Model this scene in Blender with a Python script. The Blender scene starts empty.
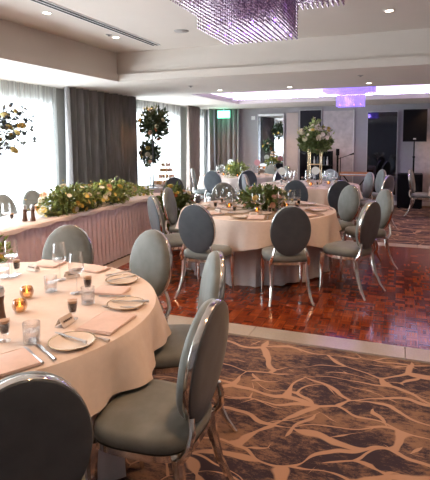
import bpy, math, random
from mathutils import Vector, Matrix
PI = math.pi
sc = bpy.context.scene
COL = sc.collection
# ------------------------------------------------------------------ camera
F, CX, CY, H = 483.0, 215.0, 185.0, 1.63
def _ray(x, y): return Vector(((x-CX)/F, -(y-CY)/F, -1.0))
_Y = _ray(400, 138).normalized()
_X = -_ray(-1058, 148); _X = (_X - _X.dot(_Y)*_Y).normalized()
_Z = _X.cross(_Y)
RC = Matrix((_X, _Y, _Z))
def at(x, y, z):
    d = RC @ _ray(x, y)
    return Vector((0, 0, H)) + d*((z-H)/d.z)
cd = bpy.data.cameras.new('camera'); cam = bpy.data.objects.new('camera', cd); COL.objects.link(cam)
cam.matrix_world = Matrix.Translation((0, 0, H)) @ RC.to_4x4()
cd.sensor_fit = 'HORIZONTAL'; cd.sensor_width = 36.0; cd.lens = F/430*36; cd.shift_y = -55/430
cd.clip_start = 0.05
sc.camera = cam

# ------------------------------------------------------------------ materials
M = {}
def nmat(name):
    m = bpy.data.materials.new(name); m.use_nodes = True
    nt = m.node_tree; b = nt.nodes['Principled BSDF']
    return m, nt, b
def N(nt, t, **k):
    n = nt.nodes.new(t)
    for a, v in k.items(): setattr(n, a, v)
    return n
def setin(n, **k):
    for a, v in k.items(): n.inputs[a.replace('_', ' ')].default_value = v
def mat(name, col, rough=.6, metal=0, var=.06, scale=20, bump=0, sheen=0, spec=.5, stretch=None, trans=0):
    m, nt, b = nmat(name)
    tc = N(nt, 'ShaderNodeTexCoord'); mp = N(nt, 'ShaderNodeMapping')
    if stretch: mp.inputs['Scale'].default_value = stretch
    nt.links.new(tc.outputs['Object'], mp.inputs['Vector'])
    no = N(nt, 'ShaderNodeTexNoise'); no.inputs['Scale'].default_value = scale; no.inputs['Detail'].default_value = 3
    nt.links.new(mp.outputs[0], no.inputs['Vector'])
    cr = N(nt, 'ShaderNodeValToRGB')
    a = [max(0, c*(1-var)) for c in col]; z = [min(1, c*(1+var)) for c in col]
    cr.color_ramp.elements[0].position = .3; cr.color_ramp.elements[1].position = .7
    cr.color_ramp.elements[0].color = (*a, 1); cr.color_ramp.elements[1].color = (*z, 1)
    nt.links.new(no.outputs[0], cr.inputs[0]); nt.links.new(cr.outputs[0], b.inputs['Base Color'])
    b.inputs['Roughness'].default_value = rough; b.inputs['Metallic'].default_value = metal
    b.inputs['Specular IOR Level'].default_value = spec
    if sheen:
        b.inputs['Sheen Weight'].default_value = sheen; b.inputs['Sheen Roughness'].default_value = .4
    if bump:
        bp = N(nt, 'ShaderNodeBump'); bp.inputs['Strength'].default_value = bump; bp.inputs['Distance'].default_value = .01
        nt.links.new(no.outputs[0], bp.inputs['Height']); nt.links.new(bp.outputs[0], b.inputs['Normal'])
    M[name] = m
    return m
def emit(name, col, s):
    m, nt, b = nmat(name)
    b.inputs['Base Color'].default_value = (*[min(1, c) for c in col], 1)
    b.inputs['Emission Color'].default_value = (*col, 1); b.inputs['Emission Strength'].default_value = s
    M[name] = m
def thin_glass(name, tint=(1, 1, 1), ior=1.45, rough=.02, base=.06):
    m, nt, b = nmat(name); nt.nodes.remove(b)
    out = nt.nodes['Material Output']
    t = N(nt, 'ShaderNodeBsdfTransparent'); t.inputs[0].default_value = (*tint, 1)
    g = N(nt, 'ShaderNodeBsdfGlossy'); g.inputs['Roughness'].default_value = rough
    lw = N(nt, 'ShaderNodeLayerWeight'); lw.inputs['Blend'].default_value = .42
    ad = N(nt, 'ShaderNodeMath', operation='MULTIPLY_ADD'); ad.inputs[1].default_value = .75; ad.inputs[2].default_value = base
    nt.links.new(lw.outputs['Facing'], ad.inputs[0])
    mx = N(nt, 'ShaderNodeMixShader')
    nt.links.new(ad.outputs[0], mx.inputs[0]); nt.links.new(t.outputs[0], mx.inputs[1]); nt.links.new(g.outputs[0], mx.inputs[2])
    nt.links.new(mx.outputs[0], out.inputs[0])
    M[name] = m

mat('soffit_paint', (.68, .625, .57), .8, var=.015, scale=3)
mat('wall_paint', (.37, .355, .38), .75, var=.03, scale=8)
mat('left_paint', (.55, .55, .53), .8, var=.03)
mat('pale_wallpaper', (.52, .47, .47), .7, var=.14, scale=9, bump=.1)
mat('beige_panel', (.50, .42, .38), .7, var=.06, scale=6)
mat('frame_white', (.75, .73, .72), .4, var=.02)
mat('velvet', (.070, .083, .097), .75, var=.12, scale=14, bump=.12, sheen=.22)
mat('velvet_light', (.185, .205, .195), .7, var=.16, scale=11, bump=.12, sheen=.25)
mat('cloth', (.80, .685, .61), .85, var=.03, scale=30, bump=.08)
mat('cloth_under', (.63, .61, .63), .9, var=.03, scale=30)
mat('skirt', (.86, .68, .72), .85, var=.04, scale=20)
mat('runner', (.82, .72, .70), .85, var=.03)
mat('napkin', (.78, .60, .53), .85, var=.04, scale=40, bump=.1)
mat('curtain', (.25, .235, .235), .85, var=.18, scale=6, stretch=(6, 6, .6))
mat('curtain_brown', (.26, .21, .185), .85, var=.12, scale=6, stretch=(6, 6, .6))
mat('table_ply', (.35, .25, .16), .6)
mat('black', (.006, .006, .007), .6, var=.2, spec=.15)
mat('grille', (.006, .006, .007), .8, var=.5, scale=200, spec=.1)
mat('steel', (.55, .55, .57), .3, metal=1, var=.05)
mat('ring', (.8, .8, .8), .4)
mat('slot', (.03, .03, .03), .8)
mat('leaf', (.12, .165, .04), .6, var=.45, scale=30)
mat('plate_mauve', (.22, .15, .20), .5)
mat('frame_grey', (.48, .47, .48), .4)
mat('steel_dark', (.18, .19, .20), .4, metal=.6)
mat('leaf_dark', (.05, .075, .03), .6, var=.4, scale=30)
mat('leaf_mid', (.19, .24, .06), .6, var=.45, scale=30)
mat('leaf_pale', (.26, .32, .09), .6, var=.4, scale=30)
mat('leaf_grey', (.06, .075, .09), .6, var=.3, scale=30)
mat('stem', (.09, .12, .04), .6)
mat('bloom_white', (.78, .72, .55), .6, var=.06)
mat('bloom_mustard', (.42, .32, .10), .7, var=.15)
mat('bloom_yellow', (.72, .53, .12), .6, var=.12)
mat('bloom_peach', (.80, .50, .33), .6, var=.08)
mat('bloom_orange', (.70, .20, .05), .6, var=.1)
mat('bloom_pink', (.62, .33, .30), .6, var=.1)
mat('coffee', (.012, .006, .004), .2)
mat('crema', (.52, .30, .17), .6)
mat('plate', (.84, .72, .60), .25, var=.02)
mat('gold', (.74, .56, .34), .25, metal=1, var=.05)
mat('card', (.72, .64, .58), .7)
mat('card_dark', (.08, .06, .05), .7)
mat('mill_wood', (.10, .05, .03), .4, var=.2)
mat('cake', (.52, .30, .12), .8, var=.35, scale=40, bump=.4)
mat('cake_pink', (.75, .50, .42), .8, var=.2, scale=30, bump=.3)
mat('ramp', (.70, .64, .56), .34, metal=.65, var=.05, scale=60, bump=.05)
emit('wax', (1, .72, .42), 1.3)  # glow put into the wax for flame light coming through it
mat('desk_orange', (.55, .22, .08), .4)
mat('cymbal', (.65, .42, .14), .3, metal=1)
mat('table_disc', (.80, .86, .84), .5, var=.02)
mat('table_disc_pink', (.62, .30, .32), .5, var=.02)
emit('lamp_glow', (1.0, .86, .66), 40)
emit('flame', (1.0, .55, .18), 14)
emit('exit_glow', (.25, 1.0, .65), 3)
emit('exit_white', (.75, 1, .9), 3.0)
emit('led_purple', (.60, .55, 1.0), 40)
emit('led_bead', (.30, .12, 1.0), 7)
thin_glass('glass', base=.02); thin_glass('water_glass', (.985, .99, 1), base=.05)
thin_glass('amber_glass', (.82, .60, .36), base=.08)
thin_glass('window_glass', (.95, .98, 1), base=.02)

def mirror_mat(name, col, r):
    m, nt, b = nmat(name); b.inputs['Base Color'].default_value = (*col, 1)
    b.inputs['Metallic'].default_value = 1; b.inputs['Roughness'].default_value = r
    M[name] = m
mirror_mat('mirror', (.62, .66, .72), .02); mirror_mat('mirror_smoked', (.065, .07, .09), .04)
mat('dark_glass', (.008, .008, .010), .25, spec=.15)

def chrome_mat():
    m, nt, b = nmat('chrome'); b.inputs['Metallic'].default_value = 1
    b.inputs['Base Color'].default_value = (.74, .70, .66, 1); b.inputs['Roughness'].default_value = .12
    M['chrome'] = m
chrome_mat()

def crystal(name, col, em, ecol):
    m, nt, b = nmat(name)
    b.inputs['Base Color'].default_value = (*col, 1); b.inputs['Roughness'].default_value = .08
    b.inputs['Metallic'].default_value = .35
    tc = N(nt, 'ShaderNodeTexCoord'); no = N(nt, 'ShaderNodeTexWhiteNoise')
    sn = N(nt, 'ShaderNodeVectorMath', operation='SNAP'); sn.inputs[1].default_value = (.021, .021, .013)
    ge = N(nt, 'ShaderNodeNewGeometry'); nt.links.new(ge.outputs['Position'], sn.inputs[0]); nt.links.new(sn.outputs[0], no.inputs[0])
    cr = N(nt, 'ShaderNodeValToRGB'); e = cr.color_ramp.elements
    e[0].position = .0; e[0].color = (*[c*.35 for c in col], 1)
    e[1].position = 1; e[1].color = (*[min(1, c*1.5) for c in col], 1)
    nt.links.new(no.outputs[0], cr.inputs[0]); nt.links.new(cr.outputs[0], b.inputs['Base Color'])
    b.inputs['Emission Color'].default_value = (*ecol, 1); b.inputs['Emission Strength'].default_value = em
    M[name] = m
crystal('crystal_near', (.50, .38, .45), .05, (.6, .3, .8))
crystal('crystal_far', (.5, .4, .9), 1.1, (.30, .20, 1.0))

def sheer_mat():
    m, nt, b = nmat('sheer'); nt.nodes.remove(b); out = nt.nodes['Material Output']
    tl = N(nt, 'ShaderNodeBsdfTranslucent'); tl.inputs[0].default_value = (.92, .95, .93, 1)
    df = N(nt, 'ShaderNodeBsdfDiffuse'); df.inputs[0].default_value = (.80, .82, .80, 1)
    tr = N(nt, 'ShaderNodeBsdfTransparent'); tr.inputs[0].default_value = (1, 1, 1, 1)
    tc = N(nt, 'ShaderNodeTexCoord'); mp = N(nt, 'ShaderNodeMapping'); mp.inputs['Scale'].default_value = (1, 14, .15)
    no = N(nt, 'ShaderNodeTexNoise'); no.inputs['Scale'].default_value = 2.5; no.inputs['Detail'].default_value = 2
    nt.links.new(tc.outputs['Object'], mp.inputs[0]); nt.links.new(mp.outputs[0], no.inputs['Vector'])
    mr = N(nt, 'ShaderNodeMapRange'); mr.inputs[1].default_value = .35; mr.inputs[2].default_value = .65
    mr.inputs[3].default_value = .30; mr.inputs[4].default_value = .78
    nt.links.new(no.outputs[0], mr.inputs[0])
    m1 = N(nt, 'ShaderNodeMixShader'); m1.inputs[0].default_value = .35
    nt.links.new(tl.outputs[0], m1.inputs[1]); nt.links.new(df.outputs[0], m1.inputs[2])
    m2 = N(nt, 'ShaderNodeMixShader'); nt.links.new(mr.outputs[0], m2.inputs[0])
    nt.links.new(m1.outputs[0], m2.inputs[1]); nt.links.new(tr.outputs[0], m2.inputs[2])
    nt.links.new(m2.outputs[0], out.inputs[0]); M['sheer'] = m
sheer_mat()

def parquet_mat():
    m, nt, b = nmat('parquet'); L = nt.links.new
    tc = N(nt, 'ShaderNodeTexCoord')
    T = .09  # block of five fingers
    sp = N(nt, 'ShaderNodeSeparateXYZ'); L(tc.outputs['Object'], sp.inputs[0])
    def mth(op, a, bb=None, c=None):
        n = N(nt, 'ShaderNodeMath', operation=op)
        for i, v in enumerate((a, bb, c)):
            if v is None: continue
            if isinstance(v, (int, float)): n.inputs[i].default_value = v
            else: L(v, n.inputs[i])
        return n.outputs[0]
    u = mth('DIVIDE', sp.outputs[0], T); v = mth('DIVIDE', sp.outputs[1], T)
    iu = mth('FLOOR', u); iv = mth('FLOOR', v)
    chk = mth('FLOORED_MODULO', mth('ADD', iu, iv), 2)       # 0/1
    fu = mth('MULTIPLY', u, 4); fv = mth('MULTIPLY', v, 4)
    fing = mth('ADD', mth('MULTIPLY', fu, chk), mth('MULTIPLY', fv, mth('SUBTRACT', 1, chk)))
    fi = mth('FLOOR', fing); ff = mth('SUBTRACT', fing, fi)
    cb = N(nt, 'ShaderNodeCombineXYZ'); L(iu, cb.inputs[0]); L(iv, cb.inputs[1]); L(fi, cb.inputs[2])
    wn = N(nt, 'ShaderNodeTexWhiteNoise'); L(cb.outputs[0], wn.inputs[0])
    cb2 = N(nt, 'ShaderNodeCombineXYZ'); L(iu, cb2.inputs[0]); L(iv, cb2.inputs[1])
    wn2 = N(nt, 'ShaderNodeTexWhiteNoise'); L(cb2.outputs[0], wn2.inputs[0])
    val = mth('ADD', mth('MULTIPLY', wn.outputs[0], .5), mth('MULTIPLY', wn2.outputs[0], .5))
    cr = N(nt, 'ShaderNodeValToRGB'); e = cr.color_ramp.elements
    e[0].position = .1; e[0].color = (.10, .014, .006, 1); e[1].position = .9; e[1].color = (.33, .075, .018, 1)
    x = cr.color_ramp.elements.new(.5); x.color = (.18, .034, .010, 1)
    L(val, cr.inputs[0])
    gap = mth('LESS_THAN', mth('MINIMUM', ff, mth('SUBTRACT', 1, ff)), .06)
    bu = mth('SUBTRACT', u, iu); bv = mth('SUBTRACT', v, iv)
    g2 = mth('LESS_THAN', mth('MINIMUM', mth('MINIMUM', bu, mth('SUBTRACT', 1, bu)), mth('MINIMUM', bv, mth('SUBTRACT', 1, bv))), .02)
    g = mth('MAXIMUM', gap, g2)
    mx = N(nt, 'ShaderNodeMixRGB'); L(mth('MULTIPLY', g, .7), mx.inputs[0]); L(cr.outputs[0], mx.inputs[1]); mx.inputs[2].default_value = (.02, .006, .004, 1)
    L(mx.outputs[0], b.inputs['Base Color'])
    b.inputs['Roughness'].default_value = .14; b.inputs['Specular IOR Level'].default_value = .4
    no = N(nt, 'ShaderNodeTexNoise'); no.inputs['Scale'].default_value = 9; L(tc.outputs['Object'], no.inputs['Vector'])
    hh = mth('ADD', mth('MULTIPLY', wn2.outputs[0], .2), mth('ADD', mth('MULTIPLY', no.outputs[0], .35), mth('MULTIPLY', wn.outputs[0], .15)))
    bp = N(nt, 'ShaderNodeBump'); bp.inputs['Strength'].default_value = .18; bp.inputs['Distance'].default_value = .004
    L(hh, bp.inputs['Height']); L(bp.outputs[0], b.inputs['Normal'])
    M['parquet'] = m
parquet_mat()

def carpet_mat():
    m, nt, b = nmat('carpet'); L = nt.links.new
    tc = N(nt, 'ShaderNodeTexCoord')
    wn = N(nt, 'ShaderNodeTexNoise'); wn.inputs['Scale'].default_value = 1.6; wn.inputs['Detail'].default_value = 2
    L(tc.outputs['Object'], wn.inputs['Vector'])
    def warp(amp, scl, src):
        s = N(nt, 'ShaderNodeVectorMath', operation='SUBTRACT'); L(wn.outputs['Color'], s.inputs[0]); s.inputs[1].default_value = (.5, .5, .5)
        k = N(nt, 'ShaderNodeVectorMath', operation='SCALE'); L(s.outputs[0], k.inputs[0]); k.inputs['Scale'].default_value = amp
        a = N(nt, 'ShaderNodeVectorMath', operation='ADD'); L(src, a.inputs[0]); L(k.outputs[0], a.inputs[1])
        mp = N(nt, 'ShaderNodeMapping'); mp.inputs['Scale'].default_value = scl; mp.inputs['Rotation'].default_value = (0, 0, .18)
        L(a.outputs[0], mp.inputs[0]); return mp.outputs[0]
    def veins(vec, scale, w0, w1, off):
        v = N(nt, 'ShaderNodeTexVoronoi', feature='DISTANCE_TO_EDGE', voronoi_dimensions='2D'); v.inputs['Scale'].default_value = scale
        o = N(nt, 'ShaderNodeVectorMath', operation='ADD'); L(vec, o.inputs[0]); o.inputs[1].default_value = off; L(o.outputs[0], v.inputs['Vector'])
        n2 = N(nt, 'ShaderNodeTexNoise'); n2.inputs['Scale'].default_value = 1.8; L(o.outputs[0], n2.inputs['Vector'])
        w = N(nt, 'ShaderNodeMapRange'); w.inputs[1].default_value = .38; w.inputs[2].default_value = .68; w.inputs[3].default_value = w0; w.inputs[4].default_value = w1
        L(n2.outputs[0], w.inputs[0])
        wm = N(nt, 'ShaderNodeMath', operation='MAXIMUM'); L(w.outputs[0], wm.inputs[0]); wm.inputs[1].default_value = .0005
        c = N(nt, 'ShaderNodeMath', operation='DIVIDE'); L(v.outputs['Distance'], c.inputs[0]); L(wm.outputs[0], c.inputs[1])
        r = N(nt, 'ShaderNodeMapRange'); r.inputs[1].default_value = .8; r.inputs[2].default_value = 1.15; r.inputs[3].default_value = 1; r.inputs[4].default_value = 0
        L(c.outputs[0], r.inputs[0]); return r.outputs[0]
    va = veins(warp(.55, (1.0, 2.2, 1), tc.outputs['Object']), 2.0, .008, .085, (0.35, 0.1, 0))
    vb = veins(warp(.7, (1.3, 3.0, 1), tc.outputs['Object']), 1.9, -.03, .055, (3.3, 7.1, 0))
    mxv = N(nt, 'ShaderNodeMath', operation='MAXIMUM'); L(va, mxv.inputs[0]); L(vb, mxv.inputs[1])
    # mottled ground
    mp2 = N(nt, 'ShaderNodeMapping'); mp2.inputs['Scale'].default_value = (1, 2.0, 1); L(tc.outputs['Object'], mp2.inputs[0])
    n1 = N(nt, 'ShaderNodeTexNoise'); n1.inputs['Scale'].default_value = 11; n1.inputs['Detail'].default_value = 9; n1.inputs['Roughness'].default_value = .85
    L(mp2.outputs[0], n1.inputs['Vector'])
    n3 = N(nt, 'ShaderNodeTexNoise'); n3.inputs['Scale'].default_value = 1.7; n3.inputs['Detail'].default_value = 1; L(mp2.outputs[0], n3.inputs['Vector'])
    ad = N(nt, 'ShaderNodeMath', operation='MULTIPLY_ADD'); L(n3.outputs[0], ad.inputs[0]); ad.inputs[1].default_value = .45; L(n1.outputs[0], ad.inputs[2])
    cr = N(nt, 'ShaderNodeValToRGB'); e = cr.color_ramp.elements
    e[0].position = .465; e[0].color = (.052, .042, .060, 1); e[1].position = .555; e[1].color = (.26, .165, .12, 1)
    hf = N(nt, 'ShaderNodeMath', operation='MULTIPLY'); hf.inputs[1].default_value = .69; L(ad.outputs[0], hf.inputs[0]); L(hf.outputs[0], cr.inputs[0])
    mx = N(nt, 'ShaderNodeMixRGB'); L(mxv.outputs[0], mx.inputs[0]); L(cr.outputs[0], mx.inputs[1]); mx.inputs[2].default_value = (.46, .30, .22, 1)
    L(mx.outputs[0], b.inputs['Base Color']); b.inputs['Roughness'].default_value = .95; b.inputs['Specular IOR Level'].default_value = .1
    fz = N(nt, 'ShaderNodeTexNoise'); fz.inputs['Scale'].default_value = 350; L(tc.outputs['Object'], fz.inputs['Vector'])
    bp = N(nt, 'ShaderNodeBump'); bp.inputs['Strength'].default_value = .35; bp.inputs['Distance'].default_value = .004
    L(fz.outputs[0], bp.inputs['Height']); L(bp.outputs[0], b.inputs['Normal'])
    M['carpet'] = m
carpet_mat()

# ------------------------------------------------------------------ mesh helper
class MB:
    def __init__(s): s.v = []; s.f = []
    def add(s, vs, fs):
        o = len(s.v); s.v += [tuple(v) for v in vs]; s.f += [tuple(i+o for i in f) for f in fs]; return s
    def box(s, a, b):
        (x0, y0, z0), (x1, y1, z1) = a, b
        return s.add([(x0,y0,z0),(x1,y0,z0),(x1,y1,z0),(x0,y1,z0),(x0,y0,z1),(x1,y0,z1),(x1,y1,z1),(x0,y1,z1)],
                     [(0,3,2,1),(4,5,6,7),(0,1,5,4),(1,2,6,5),(2,3,7,6),(3,0,4,7)])
    def lathe(s, prof, c=(0, 0, 0), n=20, cap=False, sx=1, sy=1):
        vs = []; m = len(prof)
        for i in range(n):
            a = 2*PI*i/n
            for r, z in prof: vs.append((c[0]+r*math.cos(a)*sx, c[1]+r*math.sin(a)*sy, c[2]+z))
        fs = []
        for i in range(n):
            j = (i+1) % n
            for k in range(m-1): fs.append((i*m+k, j*m+k, j*m+k+1, i*m+k+1))
        if cap:
            fs.append(tuple(i*m+m-1 for i in range(n))); fs.append(tuple(i*m for i in reversed(range(n))))
        return s.add(vs, fs)
    def tube(s, pts, rad, n=8, flat=1.0):
        pts = [Vector(p) for p in pts]; m = len(pts)
        if isinstance(rad, (int, float)): rad = [rad]*m
        vs = []
        for i, p in enumerate(pts):
            t = (pts[min(i+1, m-1)]-pts[max(i-1, 0)]).normalized()
            u = t.cross(Vector((0, 1, 0)) if abs(t.y) < .9 else Vector((1, 0, 0))).normalized(); w = t.cross(u)
            for k in range(n):
                a = 2*PI*(k+.5)/n; vs.append(p+(u*math.cos(a)*flat+w*math.sin(a))*rad[i])
        fs = []
        for i in range(m-1):
            for k in range(n):
                l = (k+1) % n; fs.append((i*n+k, i*n+l, (i+1)*n+l, (i+1)*n+k))
        fs.append(tuple(reversed(range(n)))); fs.append(tuple((m-1)*n+k for k in range(n)))
        return s.add(vs, fs)
    def grid(s, P):  # P[i][j] points
        m = len(P[0]); vs = [p for r in P for p in r]
        return s.add(vs, [(i*m+j, (i+1)*m+j, (i+1)*m+j+1, i*m+j+1) for i in range(len(P)-1) for j in range(m-1)])
    def mesh(s, name, m, smooth=True):
        me = bpy.data.meshes.new(name); me.from_pydata(s.v, [], s.f); me.update()
        if smooth:
            me.polygons.foreach_set('use_smooth', [True]*len(me.polygons))
            try: me.set_sharp_from_angle(angle=math.radians(42))
            except Exception: pass
        me.materials.append(M[m]); return me
    def build(s, name, m, parent=None, smooth=True):
        o = bpy.data.objects.new(name, s.mesh(name, m, smooth)); COL.objects.link(o)
        if parent: o.parent = parent
        return o
def tag(o, label=None, cat=None, group=None, kind=None):
    if label: o['label'] = label
    if cat: o['category'] = cat
    if group: o['group'] = group
    if kind: o['kind'] = kind
    return o
def empty(name, loc, rz=0):
    o = bpy.data.objects.new(name, None); COL.objects.link(o); o.location = loc; o.rotation_euler = (0, 0, rz); o.empty_display_size = .1
    return o
def copy_tree(o, parent=None):
    c = o.copy(); COL.objects.link(c)
    if parent: c.parent = parent
    for ch in list(o.children): copy_tree(ch, c)
    return c
def struct(name, mb, m, smooth=False):
    return tag(mb.build(name, m, None, smooth), kind='structure')
used = {}
def inst(key, maker, loc, rz, label, cat, group=None, scale=None):
    """first call builds the prototype and uses it, later ones copy it with its parts"""
    if key not in used: used[key] = o = maker()
    else: o = copy_tree(used[key])
    o.location = loc; o.rotation_euler = (0, 0, rz)
    if scale: o.scale = (scale,)*3
    if 'group' in o: del o['group']
    return tag(o, label, cat, group)

# ------------------------------------------------------------------ room shell
XW, XC, YB, ZS, ZT = -5.05, -4.78, 12.54, 2.44, 2.84
XR, YF = 4.2, -3.0
struct('floor', MB().box((XW-.1, YF, -.1), (XR, YB+.1, 0)), 'carpet')
PX0, PX1, PY0, PY1 = -3.32, 4.0, 3.90, 7.62
struct('trim_dance_floor', MB().box((PX0, PY0, 0), (PX1, PY1, .012)), 'parquet')
r = MB()
def ramp(mb, a, b):  # low bevelled strip
    (x0, y0), (x1, y1) = a, b; e = .003
    mb.add([(x0,y0,0),(x1,y0,0),(x1,y1,0),(x0,y1,0),(x0+e,y0+e,.014),(x1-e,y0+e,.014),(x1-e,y1-e,.014),(x0+e,y1-e,.014)],
           [(4,5,6,7),(0,1,5,4),(1,2,6,5),(2,3,7,6),(3,0,4,7)])
xs = -3.52
while xs < 4.0:
    ramp(r, (xs, 3.69), (min(xs+1.2, 4.2)-.0004, 3.91)); xs += 1.2
ys = 3.91
while ys < 7.8:
    ramp(r, (-3.52, ys), (-3.31, min(ys+1.2, 7.84)-.003)); ys += 1.2
xs = -3.31
while xs < 4.0:
    ramp(r, (xs, 7.61), (min(xs+1.2, 4.2)-.003, 7.83)); xs += 1.2
struct('trim_ramp_strip', r, 'ramp')
struct('baseboard_back', MB().box((-4.8, YB-.02, 0), (XR, YB, .1)), 'frame_white')

# back wall, other walls
struct('wall_back', MB().box((XW, YB, -.1), (XR, YB+.15, 2.95)), 'wall_paint')
struct('wall_right', MB().box((XR, YF, -.1), (XR+.12, YB+.1, 2.95)), 'beige_panel')
struct('wall_rear', MB().box((XW, YF-.12, -.1), (XR, YF, 2.95)), 'wall_paint')
WIN = [(-.6, 6.15), (8.05, 10.75), (11.35, 12.25)]; ZW = 2.24
wl = MB(); y = YF
for a, b in WIN:
    wl.box((XW-.15, y, -.1), (XW, a, 2.95)); wl.box((XW-.15, a, ZW), (XW, b, 2.95)); y = b
    wl.box((XW-.15, a, -.1), (XW, b, .12))
wl.box((XW-.15, y, -.1), (XW, YB+.1, 2.95))
struct('wall_left', wl, 'left_paint')
for k, (a, b) in enumerate(WIN):
    fm = MB(); n = max(1, round((b-a)/1.35))
    for i in range(n+1):
        yy = a+(b-a)*i/n; fm.box((XW-.10, max(a, yy-.03), .12), (XW-.04, min(b, yy+.03), ZW))
    fm.box((XW-.10, a, ZW-.06), (XW-.04, b, ZW)); fm.box((XW-.10, a, .12), (XW-.04, b, .18))
    w = struct('window_%d' % (k+1), fm, 'frame_white')
    g = MB().box((XW-.075, a+.03, .18), (XW-.067, b-.03, ZW-.06)).build('pane', 'window_glass', w, False)

# ceiling: near tray (X TX0..TX1, Y TY0..TY1) and far cove tray (UX0.., UY0..UY1)
TX0, TX1, TY0, TY1 = -3.70, 1.43, -1.2, 5.93
UX0, UX1, UY0, UY1, ZU = -3.55, 1.9, 8.10, 10.80, 2.76
c = MB()
def slab(mb, x0, x1, y0, y1, z0, z1): mb.box((x0, y0, z0), (x1, y1, z1))
for (x0, x1, y0, y1) in [(XW, TX0, YF, TY1), (TX1, XR, YF, TY1), (TX0, TX1, YF, TY0), (XW, XR, TY1, UY0),
                         (XW, UX0, UY0, UY1), (UX1, XR, UY0, UY1), (XW, XR, UY1, YB)]:
    slab(c, x0, x1, y0, y1, ZS, ZS+.10)
# tray upstands set back a little behind the lip, then the raised ceiling
s = .05
c.box((TX0-s-.05, TY0-s, ZS+.1), (TX0-s, TY1+s, 3.0)); c.box((TX1+s, TY0-s, ZS+.1), (TX1+s+.05, TY1+s, 3.0))
c.box((TX0-s, TY1+s, ZS+.1), (TX1+s, TY1+s+.05, 3.0)); c.box((TX0-s, TY0-s-.05, ZS+.1), (TX1+s, TY0-s, 3.0))
c.box((TX0-s, TY0-s, ZT), (TX1+s, TY1+s, ZT+.1))
s = .22
c.box((UX0-s-.05, UY0-s, ZS+.1), (UX0-s, UY1+s, 3.0)); c.box((UX1+s, UY0-s, ZS+.1), (UX1+s+.05, UY1+s, 3.0))
c.box((UX0-s, UY1+s, ZS+.1), (UX1+s, UY1+s+.05, 3.0)); c.box((UX0-s, UY0-s-.05, ZS+.1), (UX1+s, UY0-s, 3.0))
c.box((UX0-s, UY0-s, ZU), (UX1+s, UY1+s, ZU+.1))
struct('ceiling', c, 'soffit_paint')
led = MB()
led.box((UX0-.16, UY1+.05, ZS+.11), (UX1+.16, UY1+.08, ZS+.13)); led.box((UX0-.16, UY0-.08, ZS+.11), (UX1+.16, UY0-.05, ZS+.13))
led.box((UX0-.16, UY0, ZS+.11), (UX0-.13, UY1, ZS+.13)); led.box((UX1+.13, UY0, ZS+.11), (UX1+.16, UY1, ZS+.13))
tag(led.build('cove_light_strip', 'led_purple', None, False), 'violet glowing light strip hidden round the far ceiling recess', 'light strip')

# back wall panels
def panel(name, x0, x1, z0, z1, m, fr=None, th=.02, label=None, cat=None):
    o = MB().box((x0, YB-th, z0), (x1, YB, z1))
    return o
struct('trim_1', panel('p', -2.77, -2.47, .1, 2.30, 0), 'beige_panel')
struct('trim_2', panel('p', -1.84, -1.10, .1, 2.32, 0), 'pale_wallpaper')
struct('trim_3', panel('p', .33, 2.6, .1, 2.32, 0), 'pale_wallpaper')
def framed(name, x0, x1, z0, z1, face, label, fm='frame_grey', fw=.022):
    root = empty(name, ((x0+x1)/2, YB, z0)); tag(root, label, 'mirror')
    w = (x1-x0)/2; h = z1-z0
    f = MB(); f.box((-w, -.05, 0), (-w+fw, 0, h)); f.box((w-fw, -.05, 0), (w, 0, h)); f.box((-w+fw, -.05, h-fw), (w-fw, 0, h)); f.box((-w+fw, -.05, 0), (w-fw, 0, fw))
    f.build('frame', fm, root, False)
    MB().box((-w+fw, -.025, fw), (w-fw, -.005, h-fw)).build('glass', face, root, False)
framed('wall_mirror', -3.56, -2.83, .15, 2.30, 'mirror', 'tall white-framed wall mirror nearest the curtains, reflecting window and foliage')
framed('wall_mirror', -2.44, -1.86, .3, 2.37, 'dark_glass', 'narrow near-black wall mirror behind the tall white bouquet')
framed('wall_mirror', -.77, -.05, .22, 2.28, 'mirror_smoked', 'tall framed wall mirror beside the loudspeaker, reflecting the dim room')
tm = MB().box((-1.095, YB-.035, .1), (-1.07, YB, 2.34)); struct('trim_4', tm, 'frame_white')
d = MB().box((-.05, -.02, -.05), (.05, 0, .05)); d.lathe([(.001, 0), (.02, 0), (.02, .012), (.001, .012)], (0, -.02, 0), 12)
o = d.build('wall_sensor', 'ring'); o.location = (-3.68, YB, 2.19); tag(o, 'small pale square sensor on the grey wall left of the first mirror', 'sensor')

# ------------------------------------------------------------------ curtains
def curtain(y0, y1, x, z0, z1, pitch, amp, m, name, seed, alongx=False, flare=0, nz=8):
    rnd = random.Random(seed); P = []; n = max(8, int(abs(y1-y0)/pitch*8)); ph = 0; cols = []
    for i in range(n+1):
        t = i/n; ph += 2*PI/8*rnd.uniform(.55, 1.5); cols.append((y0+(y1-y0)*t, ph, rnd.uniform(.7, 1.25)))
    for (yy, ph, k) in cols:
        row = []
        for j in range(nz+1):
            s = j/nz; z = z1+(z0-z1)*s
            a = amp*k*(.75+.35*s)
            dx = a*math.sin(ph)+.010*math.sin(3*s+ph*.3)
            yv = yy+.35*a*math.cos(ph)+flare*s*(yy-(y0+y1)/2)
            row.append((x+dx, yv, z) if not alongx else (yv, x+dx, z))
        P.append(row)
    return MB().grid(P).build(name, m)
o = curtain(-1.0, 6.15, -4.985, .03, ZS, .13, .026, 'sheer', 'sheer_curtain', 1)
tag(o, 'white sheer curtain glowing over the big window behind the long head table', 'curtain', 'sheer curtains')
o = curtain(8.0, 10.72, -4.985, .03, ZS, .13, .026, 'sheer', 'sheer_curtain', 2)
tag(o, 'white sheer curtain over the window behind the tall green bouquets and cake stand', 'curtain', 'sheer curtains')
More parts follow.
